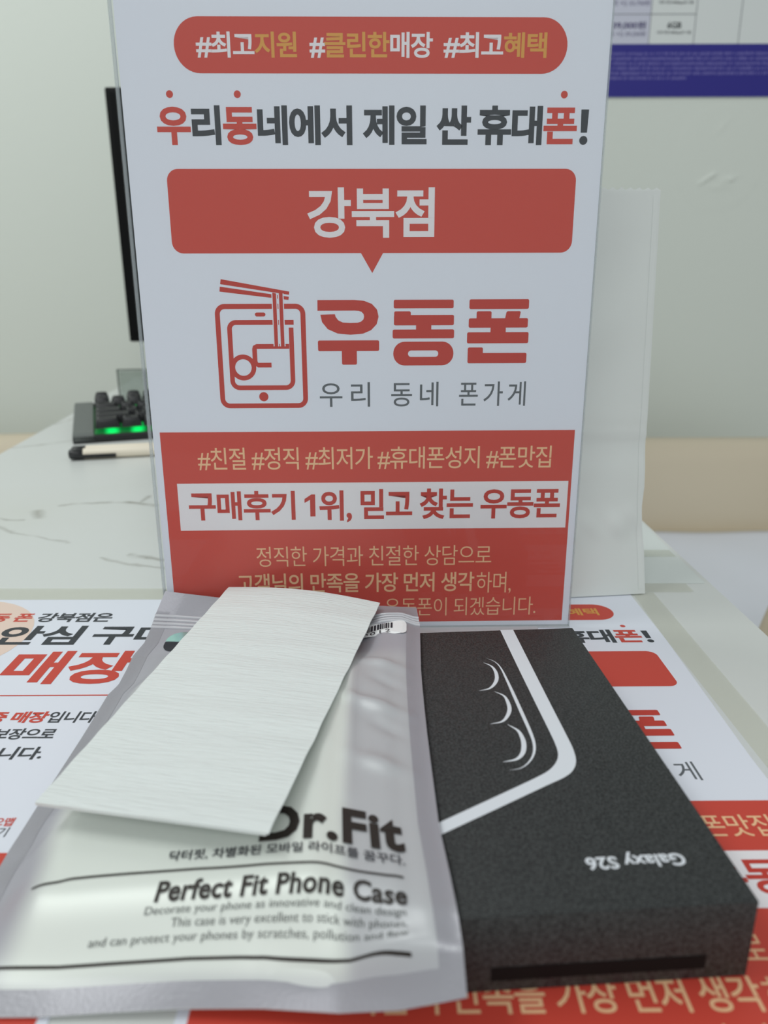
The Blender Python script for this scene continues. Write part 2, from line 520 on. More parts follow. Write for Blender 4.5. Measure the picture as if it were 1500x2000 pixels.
    bar(47.6, 137.8, 54.8, 145.1); bar(47.6, 137.7, 75.7, 142.5)
    g.build('logo_lettering', M['red2'], o)
    g = Geo()
    put_text(g, '우리', -23.2, 1.0, 117.2, 129.0, z1, .004, 1.35)
    put_text(g, '동네', 11.2, 34.0, 117.2, 129.0, z1, .004, 1.35)
    put_text(g, '폰가게', 44.0, 76.2, 117.2, 129.0, z1, .004, 1.3)
    g.build('slogan_lettering', M['grey_ink'], o)
    # lower red block
    Geo().poly([(-101.5, 3.3), (101.5, 3.3), (101.5, 105.2), (-101.5, 105.2)], z1).build('red_panel', M['red'], o)
    g = Geo()
    put_text(g, '#친절 #정직 #최저가 #휴대폰성지 #폰맛집', -84.0, 90.6, 86.2, 97.5, z2, .004, .92)
    g.build('hashtag_lettering', M['peach'], o)
    g = Geo()
    put_text(g, '정직한 가격과 친절한 상담으로', -57.8, 62.8, 35.0, 45.9, z2, -.004, .92)
    put_text(g, '고객님의 만족을 가장 먼저 생각', -68.3, 54.4, 20.4, 31.2, z2, .012, .92)
    put_text(g, '하며,', 55.6, 73.6, 19.0, 31.0, z2, -.004, .92)
    put_text(g, '우동폰이 되겠습니다.', 8.0, 87.2, 6.7, 17.0, z2, -.006, .92)
    g.build('message_lettering', M['peach'], o)
    Geo().poly([(-95.2, 54.9), (100, 54.9), (100, 79.4), (-95.2, 79.4)], z2).build('white_strip', M['white_ink'], o)
    g = Geo()
    put_text(g, '구매후기', -90.2, -37.0, 60.2, 75.4, z3, .024, .92)
    g.poly([(-29.6, 61.9), (-27.0, 61.9), (-26.9, 73.4), (-28.8, 73.4), (-32.3, 71.0), (-32.3, 69.0), (-29.5, 70.6)], z3)
    put_text(g, '위,', -25.0, -8.6, 58.6, 75.4, z3, .024, .92)
    put_text(g, '믿고 찾는 우동폰', -4.2, 96.5, 60.0, 76.0, z3, .024, .92)
    g.build('strip_lettering', M['red2'], o)
    return o

lean, yaw = 0.0131, 0.0177
SIGN = (-7.55, 362.08, 0.6)
ex = Vector((math.cos(yaw), math.sin(yaw), 0)); nn = Vector((-math.sin(yaw), math.cos(yaw), 0))
ev = Vector((0, 0, math.cos(lean))) + nn * math.sin(lean)
poster = make_poster()
tag(poster, 'white and red shop poster standing upright inside the clear acrylic stand', 'poster')
frame_obj(poster, SIGN, ex, ev, ex.cross(ev))
flat_poster = copy_thing(poster, 'white and red poster taped flat on the table under the black box')
fy = 0.0069
frame_obj(flat_poster, (46.47, 124.49, 0.25), (math.cos(fy), math.sin(fy), 0), (-math.sin(fy), math.cos(fy), 0), (0, 0, 1), 0.946)

# acrylic stand around the upright poster
stand = bpy.data.objects.new('sign_stand', None); C.objects.link(stand); stand.empty_display_size = .02
tag(stand, 'clear acrylic stand holding the upright shop poster', 'sign stand')
frame_obj(stand, SIGN, ex, ev, ex.cross(ev))
L, R_ = -107.0, 105.6
Geo().box(L, 0.2, 0.75, R_, 302, 2.0, .25).build('front_pane', M['acrylic'], stand)
Geo().box(L, 0.2, -1.9, R_, 302, -0.65, .25).build('back_pane', M['acrylic'], stand)
Geo().box(L, 0.3, -0.62, L + 1.3, 302, 0.72).build('side_edge', M['acrylic_edge'], stand)
Geo().box(R_ - .6, 0.3, -0.62, R_, 302, 0.72).build('side_edge', M['acrylic_edge'], stand)
Geo().box(L, -0.3, -1.9, R_, 0.15, 2.2).build('bottom_edge', M['scuffed'], stand)
Geo().box(L, -0.3, 2.25, 88, 0.9, 13).build('foot', M['scuffed'], stand)

# ------------------------------------------------------------------ leaflet lying at the left
leaf = Geo().box(-198.6, -283, -0.12, 0, 0, 0).build('leaflet', M['paper'], loc=(-84.5, 400.2, 0.3))
tag(leaf, 'white leaflet with black and red lettering taped flat at the left', 'leaflet')
def LX(x): return x + 84.5
def LY(y): return y - 400.2
z1, z2 = .05, .1
Geo().poly([q for q in circle(LX(-232), LY(352), 47, 47, 40) if q[0] > -198], z1).build('round_picture', M['skin'], leaf)
g = Geo()
put_text(g, '강북점은', LX(-189.3), LX(-148.6), LY(370.6), LY(382.0), z2, .028, .92)
put_text(g, '안심', LX(-200.5), LX(-157.6), LY(344.3), LY(366), z2, .030, .95)
put_text(g, '구매', LX(-151.3), LX(-110), LY(344.3), LY(366), z2, .030, .95)
g.build('heading_lettering', M['ink'], leaf)
g = Geo()
put_text(g, '입니다', LX(-142.2), LX(-122.2), LY(274.4), LY(283), z2, .02, .92)
put_text(g, '보장으로', LX(-159.5), LX(-134.3), LY(262.5), LY(270.4), z2, .024, .92)
put_text(g, '습니다.', LX(-160), LX(-133.4), LY(249.3), LY(257.6), z2, .026, .92)
g.build('body_lettering', M['ink'], leaf)
g = Geo()
put_text(g, '보기', LX(-134.6), LX(-126.8), LY(207.2), LY(211.8), z2, .004, .92)
g.build('caption_lettering', M['ink'], leaf)
g = Geo()
put_text(g, '우 동 폰', LX(-227), LX(-192.2), LY(370.8), LY(381.4), z2, .034, .95)
put_text(g, '매장', LX(-180.4), LX(-119.6), LY(305.8), LY(337.6), z2, .030, .95)
put_text(g, '인증 매장', LX(-175), LX(-142.6), LY(274.4), LY(283), z2, .034, .92)
put_text(g, '오맵', LX(-134), LX(-127.0), LY(212.4), LY(216.6), z2, .022, .92)
g.poly([(LX(-270), LY(295.0)), (LX(-95), LY(295.8)), (LX(-95), LY(296.7)), (LX(-270), LY(295.9))], z2)
g.poly([(-196, -280), (-3, -280), (-3, LY(200)), (-196, LY(200))], z1)
g.build('red_lettering', M['red'], leaf)

# adhesive tapes and a blank slip near the bag
def tape(pts, zt, label, th=.06):
    g = Geo(); g.loft([[(x, y, zt) for x, y in pts], [(x, y, zt + th) for x, y in pts]])
    return tag(g.build('tape_strip', M['tape']), label, 'tape')
tape([(158, 95), (158, 408), (145.6, 408), (141.5, 250), (142.5, 95)], .5, 'long clear tape strip along the right edge of the flat poster')
tape([(-330, 400.0), (-80, 399.2), (-80, 415), (-330, 417)], .6, 'clear tape strip along the far edge of the leaflet')
tape([(120, 408.5), (182, 408.5), (182, 421), (120, 421)], .66, 'short clear tape strip in front of the blank paper slip')
M['slip'] = mat('slip_paper', (222, 228, 226), 0.5, 0.3)
tag(Geo().box(95, 422, 0.1, 194, 540, 0.3).build('paper_slip', M['slip']), 'blank white paper slip lying behind the white paper bag at the table edge', 'paper')

tape([(95, 466), (193, 466), (193, 479), (95, 479)], .66, 'clear tape strip stuck across the blank paper slip')

# ------------------------------------------------------------------ black phone box
bx = empty('phone_box', (85.67, 311.46, 0.5), 0.06549, 'flat black phone box lying on the flat poster at the right', 'box')
BW, BL, BH = 81.0, 157.6, 24.8
def black_card(name, c1, c2):
    m = mat(name, c1, 0.55, 0.35)
    tc = nd(m, 'ShaderNodeTexCoord')
    n1 = nd(m, 'ShaderNodeTexNoise'); n1.inputs['Scale'].default_value = 1500; n1.inputs['Detail'].default_value = 2
    lk(m, tc.outputs['Object'], n1.inputs['Vector'])
    r = nd(m, 'ShaderNodeValToRGB')
    r.color_ramp.elements[0].position, r.color_ramp.elements[1].position = .35, .75
    r.color_ramp.elements[0].color, r.color_ramp.elements[1].color = lin(*c1), lin(*c2)
    lk(m, n1.outputs[0], r.inputs[0]); lk(m, r.outputs[0], bsdf(m).inputs['Base Color'])
    b = nd(m, 'ShaderNodeBump'); b.inputs['Strength'].default_value = .25; b.inputs['Distance'].default_value = .0002
    lk(m, n1.outputs[0], b.inputs['Height']); lk(m, b.outputs[0], bsdf(m).inputs['Normal'])
    return m
M['card'] = black_card('black_card', (30, 32, 33), (74, 77, 77))
M['slot'] = mat('black_recess', (14, 13, 14), 0.7, 0.2)
M['silver'] = mat('silver_foil', (226, 231, 238), 0.35, 0.5)
shade(Geo().box(-BW, -BL, 0, 0, 0, BH, .5).build('box_body', M['card'], bx))
g = Geo().box(-68.9, -BL - .12, 3.7, -11.9, -BL + .5, 8.1)
g.build('pull_slot', M['slot'], bx)
def bz(a, b): return (a, -b)
outer = [(-27.5, .3), (-27.6, 30), (-27.7, 60), (-27.7, 84), (-27.9, 91), (-28.9, 97), (-31.3, 101.6), (-35, 104.9), (-41.9, 108.6), (-59.5, 118.1), (-70, 123.7), (-80.9, 129.5)]
inner = [(-33.4, .3), (-33.4, 30), (-33.2, 60), (-33.0, 80), (-33.1, 88), (-33.8, 93.2), (-35.8, 97.4), (-39.2, 101.2), (-44, 104.4), (-56.6, 111.4), (-68, 117.6), (-80.9, 124.6)]
g = Geo(); g.strip([bz(*q) for q in resample(outer, 90)], [bz(*q) for q in resample(inner, 90)], BH + .06)
g.build('phone_outline_print', M['silver'], bx)
def crescent(pts, wmax, g):
    c = resample(pts, 40); A, B = [], []
    for i, p in enumerate(c):
        a, b = c[max(i - 1, 0)], c[min(i + 1, 39)]
        dx, dy = b[0] - a[0], b[1] - a[1]; l = math.hypot(dx, dy)
        wd = wmax * math.sin(math.pi * i / 39) ** .8
        A.append(bz(*p)); B.append(bz(p[0] - dy / l * wd, p[1] + dx / l * wd))
    g.strip(A, B, BH + .06)
g = Geo()
crescent([(-46.9, 29.1), (-43.8, 32.0), (-42.6, 36.5), (-43.0, 42), (-44.9, 46.6), (-48.2, 50.2), (-52.8, 51.2)], 1.5, g)
crescent([(-47.0, 51.9), (-43.6, 55), (-42.7, 59.5), (-43.1, 65), (-45.3, 69.9), (-48.3, 73.0), (-53.0, 73.8)], 1.5, g)
crescent([(-46.9, 74.2), (-43.6, 78), (-42.7, 82.5), (-43.1, 87.3), (-44.9, 92.1), (-48.2, 95.2), (-53.3, 95.9)], 1.7, g)
crescent([(-44.9, 25.6), (-41.8, 28.6), (-40.2, 34), (-39.6, 44), (-39.3, 56), (-39.2, 66), (-39.2, 79.6), (-39.8, 87), (-41.6, 92.6), (-44.6, 97), (-48.3, 99.8), (-52.4, 100.2)], 1.35, g)
g.build('camera_lens_print', M['silver'], bx)
g = Geo()
v, f, k = glyphs('Galaxy S26', .024, 1.02)
xs = [q[0] for q in v]; sc_ = 27.6 / (max(xs) - min(xs))
g.add([(-12.6 - (x - min(xs)) * sc_, -(139.9 + y * sc_), BH + .06) for x, y in v], f)
g.build('model_lettering', M['silver'], bx)

# ------------------------------------------------------------------ frosted zip pouch
LEFT=[(-112.4,357.0,24),(-116.4,350.2,14),(-116.4,341.7,11),(-116.2,329.1,9),(-118.9,320,7),(-118.3,307.3,6),(-118.3,297.2,5),(-120.8,290.1,4),(-120.9,282.9,3.5),(-121.2,268.7,2.5),(-121.4,260.5,2),(-121.6,221.5,1.5),(-121.4,199.2,1.3),(-120.5,165,1.2),(-119.5,143,1.2)]
RIGHT=[(15.4,329.7,27),(16.1,309.9,27),(15.2,284.2,27),(14.7,270.5,27),(14.6,257.8,27),(14.6,243.3,27),(14.7,227.6,27),(15,209.2,27),(15.6,180.5,27),(17.1,161.8,27.5),(18,149.8,27.2),(18.7,142,24),(19.4,136.2,15)]
TOP=[(-112.4,357.0,24),(-103.1,357.6,22.5),(-84.2,355.4,21),(-48.9,347.1,22),(-12.6,336.6,25),(-1.4,332.9,26.5),(15.4,329.7,27)]
BOTTOM=[(-119.5,143,1.2),(-96.7,142.5,1.2),(-85.7,142.5,1.3),(-71.3,142.9,2),(-50.5,143.2,3),(-31,142.4,4),(-11.7,140.3,5),(3.4,137.8,9),(13.1,136.5,13),(19.4,136.2,15)]
def along(pts,t):
    d=[0.0]
    for a,b in zip(pts,pts[1:]): d.append(d[-1]+math.dist(a,b))
    q=min(max(t,0.0),1.0)*d[-1]
    for k in range(len(pts)-1):
        if q<=d[k+1] or k==len(pts)-2:
            f=(q-d[k])/(d[k+1]-d[k]); return [pts[k][i]+(pts[k+1][i]-pts[k][i])*f for i in range(3)]
def smooth(a,b,x):
    if a==b: return 0.0
    x=min(max((x-a)/(b-a),0.0),1.0); return x*x*(3-2*x)
def ridge(s,t,a,b,w,h):
    ax,ay=a[0]*136,a[1]*215; bx,by=b[0]*136,b[1]*215; px,py=s*136,t*215
    dx,dy=bx-ax,by-ay; k=min(max(((px-ax)*dx+(py-ay)*dy)/(dx*dx+dy*dy),0),1)
    d=math.hypot(px-ax-k*dx,py-ay-k*dy); return h*math.exp(-(d/w)**2)*math.sin(math.pi*min(max(k,.08),.92))
def flat(s,t):
    T=along(TOP,s);B=along(BOTTOM,s);L=along(LEFT,t);R=along(RIGHT,t)
    c00,c10,c01,c11=TOP[0],TOP[-1],BOTTOM[0],BOTTOM[-1]
    p=[(1-t)*T[i]+t*B[i]+(1-s)*L[i]+s*R[i]-((1-s)*(1-t)*c00[i]+s*(1-t)*c10[i]+(1-s)*t*c01[i]+s*t*c11[i]) for i in range(3)]
    p[2]+=2.9*smooth(.77,.900,s)*(1-smooth(.93,1.0,s))*smooth(.0,.08,t)*(1-smooth(.93,.99,t))
    return p
def bulge(s,t):
    h=9.0*smooth(.03,.17,s)*(1-smooth(.72,.93,s))*smooth(.13,.36,t)*(1-smooth(.86,.965,t))
    h+=2.0*smooth(.5,.8,s)*(1-smooth(.88,.95,s))*smooth(.16,.40,t)*(1-smooth(.86,.96,t))
    h+=ridge(s,t,(.80,.28),(.95,.31),3.5,2.0)+ridge(s,t,(.76,.43),(.95,.47),3.5,2.2)+ridge(s,t,(.80,.60),(.945,.64),4,1.8)+ridge(s,t,(.79,.24),(.80,.70),2.2,1.3)+ridge(s,t,(.84,.49),(.94,.54),3,-1.2)+ridge(s,t,(.84,.34),(.94,.39),3,-1.2)
    h+=ridge(s,t,(.03,.74),(.16,.62),5,1.6)+ridge(s,t,(.02,.84),(.15,.70),4,1.4)+ridge(s,t,(.02,.60),(.12,.56),4,1.0)
    h+=ridge(s,t,(.78,.955),(.95,.94),3.5,2.6)+ridge(s,t,(.62,.95),(.80,.963),3,-1.0)
    return h
def top(s,t,lift=0.0):
    p=flat(s,t); return (p[0],p[1],p[2]+bulge(s,t)+lift)

M['pouch'] = mat('frosted_film', (222, 226, 224), 0.42, 0.45, metal=0.12)
def film():
    m = M['pouch']                                                     # the white insert shows through the film where it lies
    at = nd(m, 'ShaderNodeAttribute'); at.attribute_name = 'insert'
    mx = nd(m, 'ShaderNodeMix', data_type='RGBA'); lk(m, at.outputs['Fac'], mx.inputs[0])
    mx.inputs[6].default_value = lin(174, 174, 182); mx.inputs[7].default_value = lin(226, 231, 225)
    lk(m, mx.outputs[2], bsdf(m).inputs['Base Color'])
film()
M['pouch_seam'] = mat('frosted_seam', (172, 171, 179), 0.36, 0.5, alpha=0.86, metal=0.2)
noise_bump(M['pouch_seam'], 900, .3, .0003)
M['zip'] = mat('zip_ridge', (205, 206, 212), 0.22, 0.6, alpha=0.9)
M['label'] = mat('white_label', (244, 245, 246), 0.45, 0.4)
M['black_print'] = mat('black_print', (44, 38, 34), 0.5, 0.3)
M['dark_print'] = mat('dark_print', (42, 44, 52), 0.5, 0.3)
M['grey_print'] = mat('grey_print', (92, 96, 94), 0.5, 0.3)
M['holo'] = mat('hologram_foil', (170, 214, 208), 0.2, 0.6, metal=0.6)
pouch = empty('zip_pouch', (-50, 240, 0.8), 0, 'frosted silver zip pouch with black lettering leaning on the black box', 'pouch')
OX, OY, OZ = -50, 240, 0.8
def psurf(s, t, lift=0.0):
    p = top(s, t, lift); return (p[0] - OX, p[1] - OY, p[2] - OZ)
def patch(g, s0, s1, t0, t1, ns, nt, lift, k=0):
    v = [psurf(s0 + (s1 - s0) * i / ns, t0 + (t1 - t0) * j / nt, lift) for j in range(nt + 1) for i in range(ns + 1)]
    f = [(j * (ns + 1) + i, (j + 1) * (ns + 1) + i, (j + 1) * (ns + 1) + i + 1, j * (ns + 1) + i + 1) for j in range(nt) for i in range(ns)]
    return g.add(v, f, k)
NS, NT = 90, 130
g = Geo()
up_, dn = [], []
for j in range(NT + 1):
    for i in range(NS + 1):
        s, t = i / NS, j / NT
        up_.append(psurf(s, t))
        p = flat(s, t)
        dn.append((p[0] - OX, p[1] - OY, p[2] - OZ - .25))
W1 = NS + 1
fu = [(j * W1 + i, (j + 1) * W1 + i, (j + 1) * W1 + i + 1, j * W1 + i + 1) for j in range(NT) for i in range(NS)]
nb = W1 * (NT + 1)
fd = [tuple(reversed([q + nb for q in f])) for f in fu]
rim = [i for i in range(W1)] + [j * W1 + NS for j in range(1, NT + 1)] + [NT * W1 + i for i in range(NS - 1, -1, -1)] + [j * W1 for j in range(NT - 1, 0, -1)]
fr = [(rim[i], rim[(i + 1) % len(rim)], rim[(i + 1) % len(rim)] + nb, rim[i] + nb) for i in range(len(rim))]
g.add(up_ + dn, fu + fd + fr)
fo = g.build('pouch_film', M['pouch'], pouch, smooth=True)
at = fo.data.attributes.new('insert', 'FLOAT', 'POINT')
for q in range(len(g.v)):
    s, t = (q % nb) % W1 / NS, (q % nb) // W1 / NT
    at.data[q].value = smooth(.08, .17, s + .02 * math.sin(20 * t)) * (1 - .75 * smooth(.765, .81, s)) * smooth(.20, .27, t) * (1 - .5 * smooth(.945, .97, t))
patch(Geo(), .955, 1.0, .0, 1.0, 6, 110, .12).build('side_seam', M['pouch_seam'], pouch, smooth=True)
patch(Geo(), .0, .05, .0, 1.0, 6, 110, .12).build('side_seam', M['pouch_seam'], pouch, smooth=True)
patch(Geo(), .05, .955, .967, 1.0, 60, 5, .12).build('bottom_seam', M['pouch_seam'], pouch, smooth=True)
patch(Geo(), .05, .955, .0, .055, 60, 5, .10).build('top_flap', M['pouch_seam'], pouch, smooth=True)
def ridge_strip(g, t0, hgt, wid):
    n = 70; rings = []
    for i in range(n + 1):
        s = i / n
        ring = []
        for q in range(7):
            a = math.pi * q / 6
            ring.append(psurf(s, t0 - wid / 2 * math.cos(a), .1 + hgt * math.sin(a)))
        rings.append(ring)
    g.loft(rings, closed=False, caps=False)
g = Geo()
for t0 in (.060, .072, .084, .096):
    ridge_strip(g, t0, .8 if t0 in (.060, .096) else .55, .007)
g.build('zip_strip', M['zip'], pouch, smooth=True)
# printed lettering follows the film
ST = lambda lift: (lambda s, t: psurf(s, 1 - t + (.011 * smooth(.74, .92, s) if t < .5 else 0), lift))   # text space: x = s, y = 1 - t
def ptext(body, s0, s1, tb, tt, weight, m, name, spacing=1.0, shear=0.0):
    g = Geo(); put_text(g, body, s0, s1, 1 - tb, 1 - tt, 0, weight, spacing, shear=shear, fmap=ST(.4), res=3)
    return g.build(name, M[m], pouch)
ptext('Dr.Fit', .606, .918, .803, .730, .036, 'black_print', 'title_lettering', 1.06)
ptext('닥터핏, 차별화된 모바일 라이프를 꿈꾸다.', .416, .913, .828, .808, .012, 'dark_print', 'tagline_lettering', 1.0)
ptext('Perfect Fit Phone Case', .408, .908, .889, .862, .026, 'black_print', 'product_lettering', 1.04, .12)
ptext('Decorate your phone as innovative and clean design', .393, .903, .904, .893, -.004, 'grey_print', 'small_lettering', 1, .1)
ptext('This case is very excellent to stick with phones,', .449, .903, .917, .906, -.004, 'grey_print', 'small_lettering', 1, .1)
ptext('and can protect your phones by scratches, pollution and flaw', .290, .903, .930, .919, -.004, 'grey_print', 'small_lettering', 1, .1)
def pline(pts, wd, name):
    g = Geo(); n = 90
    pts = resample(pts, n)
    v = [psurf(s, t - wd / 2, .3) for s, t in pts] + [psurf(s, t + wd / 2, .3) for s, t in pts]
    g.add(v, [(i, i + 1, n + i + 1, n + i) for i in range(n - 1)]); g.build(name, M['black_print'], pouch)
pline([(.138, .855), (.19, .85), (.24, .844), (.4, .844), (.6, .845), (.74, .847), (.82, .853), (.906, .858)], .0034, 'printed_rule')
pline([(.06, .942), (.3, .944), (.6, .944), (.74, .945), (.83, .950), (.906, .955)], .0034, 'printed_rule')
# barcode label with rounded corners
g = Geo()
lab = rrect(.70, 1 - .158, .955, 1 - .096, .018, 5)
cx_, cy_ = .83, 1 - .127
rings = [[(cx_ + (x - cx_) * q, cy_ + (y - cy_) * q) for x, y in lab] for q in (.02, .15, .28, .4, .5, .6, .7, .8, .9, 1.0)]
g.loft([[psurf(x, 1 - y, .42) for x, y in r] for r in rings], caps=False)
label_o = g.build('barcode_label', M['label'], pouch)
g = Geo(); random.seed(3)
s = .725
while s < .905:
    wd = random.choice((.0022, .0022, .0044, .0066))
    v = [psurf(s, .110, .62), psurf(s + wd, .110, .62), psurf(s + wd, .122, .62), psurf(s, .122, .62), psurf(s, .134, .62), psurf(s + wd, .134, .62)]
    g.add(v, [(0, 1, 2, 3), (3, 2, 5, 4)]); s += wd + random.choice((.0022, .0022, .0044))
put_text(g, '1250012', .735, .90, 1 - .151, 1 - .138, 0, .0, 1.3, fmap=ST(.62))
g.build('barcode_print', M['dark_print'], label_o)
# round seal sticker, silver above and dark below
def disc(s0, t0, r, a0, a1, m, name, lift, n=20):
    g = Geo(); c = psurf(s0, t0, lift); v = [c]
    for i in range(n + 1):
        a = math.radians(a0 + (a1 - a0) * i / n)
        v.append(psurf(s0 + r / 136 * math.cos(a), t0 - r / 215 * math.sin(a), lift))
    g.add(v, [(0, i, i + 1) for i in range(1, n + 1)]); return g.build(name, M[m], pouch)
disc(.135, .150, 8.2, 0, 180, 'holo', 'seal_sticker', .35)
disc(.135, .152, 8.2, 180, 360, 'dark_print', 'seal_sticker', .35)

# ------------------------------------------------------------------ white foam sleeve lying on the pouch
TLc, TRc, BRc, BLc = (-79.2, 355.0, 27), (-2.05, 328.5, 30), (-32.4, 173.9, 30), (-110.4, 199.6, 20)
foam = empty('foam_sleeve', (-56, 264, 20), 0, 'ribbed white foam sheet lying on top of the frosted pouch', 'foam sheet')
M['foam'] = mat('white_foam', (229, 235, 234), 0.8, 0.2)
def foam_mat():
    m = M['foam']
    tc = nd(m, 'ShaderNodeTexCoord'); mp = nd(m, 'ShaderNodeMapping')
    mp.inputs['Scale'].default_value = (70, 900, 70)
    ro = nd(m, 'ShaderNodeMapping'); ro.inputs['Rotation'].default_value = (0, 0, math.radians(18.6))
    lk(m, tc.outputs['Object'], ro.inputs[0]); lk(m, ro.outputs[0], mp.inputs[0])
    n = nd(m, 'ShaderNodeTexNoise'); n.inputs['Scale'].default_value = 1.0; n.inputs['Detail'].default_value = 3
    lk(m, mp.outputs[0], n.inputs['Vector'])
    b = nd(m, 'ShaderNodeBump'); b.inputs['Strength'].default_value = .7; b.inputs['Distance'].default_value = .0009
    lk(m, n.outputs[0], b.inputs['Height']); lk(m, b.outputs[0], bsdf(m).inputs['Normal'])
foam_mat()
def fsurf(s, t, dz):
    p = [(1 - s) * (1 - t) * TLc[i] + s * (1 - t) * TRc[i] + s * t * BRc[i] + (1 - s) * t * BLc[i] for i in range(3)]
    p[2] += 2.6 * math.sin(math.pi * min(s * 1.0, 1)) * (1 - t) ** 2 + .25 * math.sin(38 * t + 3 * s) * s + .15 * math.sin(60 * t)
    return (p[0] + 56, p[1] - 264, p[2] - 20 + dz)
def sheet(name, d0, d1, sx=1.0):
    g = Geo(); ns, nt = 30, 60
    a = [fsurf(i / ns * sx, j / nt, d1) for j in range(nt + 1) for i in range(ns + 1)]
    b = [fsurf(i / ns * sx, j / nt, d0) for j in range(nt + 1) for i in range(ns + 1)]
    w_ = ns + 1; nb = len(a)
    fu = [(j * w_ + i, (j + 1) * w_ + i, (j + 1) * w_ + i + 1, j * w_ + i + 1) for j in range(nt) for i in range(ns)]
    rim = [i for i in range(w_)] + [j * w_ + ns for j in range(1, nt + 1)] + [nt * w_ + i for i in range(ns - 1, -1, -1)] + [j * w_ for j in range(nt - 1, 0, -1)]
    g.add(a + b, fu + [tuple(reversed([q + nb for q in f])) for f in fu] + [(rim[i], rim[(i + 1) % len(rim)], rim[(i + 1) % len(rim)] + nb, rim[i] + nb) for i in range(len(rim))])
    return shade(g.build(name, M['foam'], foam), 50)
sheet('upper_layer', -.35, .15)
sheet('lower_layer', -1.0, -.5, .988)

# ------------------------------------------------------------------ white paper carrier bag
M['kraft'] = mat('white_bag_paper', (236, 240, 238), 0.45, 0.4)
def bag_translucent():
    m = M['kraft']; nt = m.node_tree
    tl = nd(m, 'ShaderNodeBsdfTranslucent'); tl.inputs[0].default_value = lin(222, 228, 226)
    mx = nd(m, 'ShaderNodeMixShader'); mx.inputs[0].default_value = .18
    lk(m, bsdf(m).outputs[0], mx.inputs[1]); lk(m, tl.outputs[0], mx.inputs[2])
    lk(m, mx.outputs[0], nt.nodes['Material Output'].inputs[0])
bag_translucent()
noise_bump(M['kraft'], 14, .5, .003, 2.5)
byaw = math.radians(7)
bag = empty('paper_bag', (152.3, 405.5, 0.8), byaw, 'white paper carrier bag standing behind the upright poster', 'paper bag')
BWd, BD, BHt = 205.0, 84.0, 222.0
# local: x 0 (right) .. -BWd, y 0 (front base) .. BD, z up; panels lean in to meet at the serrated mouth
def front_pt(u, z):
    y = .34 * z if z < 40 else 13.6 + .19 * (z - 40) if z < 86 else 22.3 + 19.7 * (z - 86) / (BHt - 86)
    x = -u
    if z < 60: y += .0
    sag = 0
    if abs(z - 40) < 10: sag = -1.2 * (1 - abs(z - 40) / 10)              # base fold
    if abs(z - 84) < 14: sag = .9 * math.cos((z - 84) / 14 * math.pi / 2)
    sag += .5 * math.sin(z * .11 + u * .03) * math.sin(u * .021)
    wz = max(0.0, 1 - abs(z - 38) / 14)
    sag -= wz * (1.1 * math.sin(u * .19 + z * .12) * math.sin(u * .07 + 1) + .5 * math.sin(u * .41 - z * .3))
    if 74 < z < 98: sag -= .7 * math.exp(-((z - 90 - .04 * u) / 2.2) ** 2)
    if u < 1: x = -.7 * (abs(z - 44) < 16) * (1 - abs(z - 44) / 16) * 2.2
    return (x + .024 * z, y + sag, z)
zs = [BHt * i / 74 for i in range(75)]; us = [BWd * i / 82 for i in range(83)]
def tooth(i): return 1.1 if i % 2 else -.4
g = Geo()
v = []
for zi, z in enumerate(zs):
    for ui, u in enumerate(us):
        p = front_pt(u, z)
        v.append((p[0], p[1], p[2] + (tooth(ui) if zi == 74 else 0)))
w_ = len(us)
fq = [(j * w_ + i, j * w_ + i + 1, (j + 1) * w_ + i + 1, (j + 1) * w_ + i) for j in range(74) for i in range(w_ - 1)]
g.add(v, fq)
front = g.build('front_panel', M['kraft'], bag, smooth=True)
v2 = [(p[0], BD - p[1] + 1.0, p[2]) for p in v]
new_obj('back_panel', v2, [tuple(reversed(f)) for f in fq], M['kraft'], bag, smooth=True)
for x0, sgn in ((0, -1), (-BWd, 1)):
    g = Geo(); rows = []
    for z in zs:
        f0 = front_pt(0 if x0 == 0 else BWd, z)
        yb = BD - f0[1] + 1.0
        depth = sgn * 36 * smooth(30, BHt, z)
        rows.append([(f0[0], f0[1], z), (f0[0] + depth, (f0[1] + yb) / 2, z), (f0[0], yb, z)])
    g.loft(rows, closed=False, caps=False)
    g.build('side_gusset', M['kraft'], bag)
Geo().box(-BWd + .3, .6, 0, -.3, BD - .4, .6).build('base_panel', M['kraft'], bag)
g = Geo()
g.add([front_pt(1.2, z) for z in zs[1:-1]] + [front_pt(4.0, z) for z in zs[1:-1]], [(i, i + 1, 73 + i + 1, 73 + i) for i in range(72)])
for i, p in enumerate(g.v): g.v[i] = (p[0], p[1] - .25, p[2])
g.build('glued_seam', M['kraft'], bag, smooth=True)

# ------------------------------------------------------------------ keyboard
kb = empty('keyboard', (-344.5, 821, 0.6), math.radians(19.5), 'black mechanical keyboard with green backlight behind the poster stand', 'keyboard')
M['kb_case'] = mat('dark_grey_plastic', (24, 25, 27), 0.42, 0.5)
M['kb_side'] = mat('grey_metal_plate', (100, 105, 103), 0.4, 0.5)
M['key'] = mat('black_keycap', (26, 27, 30), 0.36, 0.55)
KL, KD = 362.0, 132.0
def kz(y): return 9.0 + 15.0 * y / KD
prof = [(0, 1.5), (1.0, 0), (KD, 0), (KD, 24), (KD - 8, 25), (KD - 8, kz(KD) - 5), (7, kz(7) - 5.0), (7, kz(7) - 1), (0.8, 8), (0, 6.5)]
g = Geo(); g.loft([[(x, y, z) for y, z in prof] for x in (22, KL)])
g.build('case', M['kb_case'], kb)
g = Geo()
side = [(0, 2), (1.2, 0), (KD, 0), (KD, 24), (KD - 3, 26), (4, 10.4), (0.6, 9.2), (0, 7.5)]
ringl = [[(x, y if 0 < y < KD else y, z) for y, z in side] for x in (1.2, 22)]
first = [(0, y * .97 + 2, z * .94 + .4) for y, z in side]
g.loft([first] + ringl)
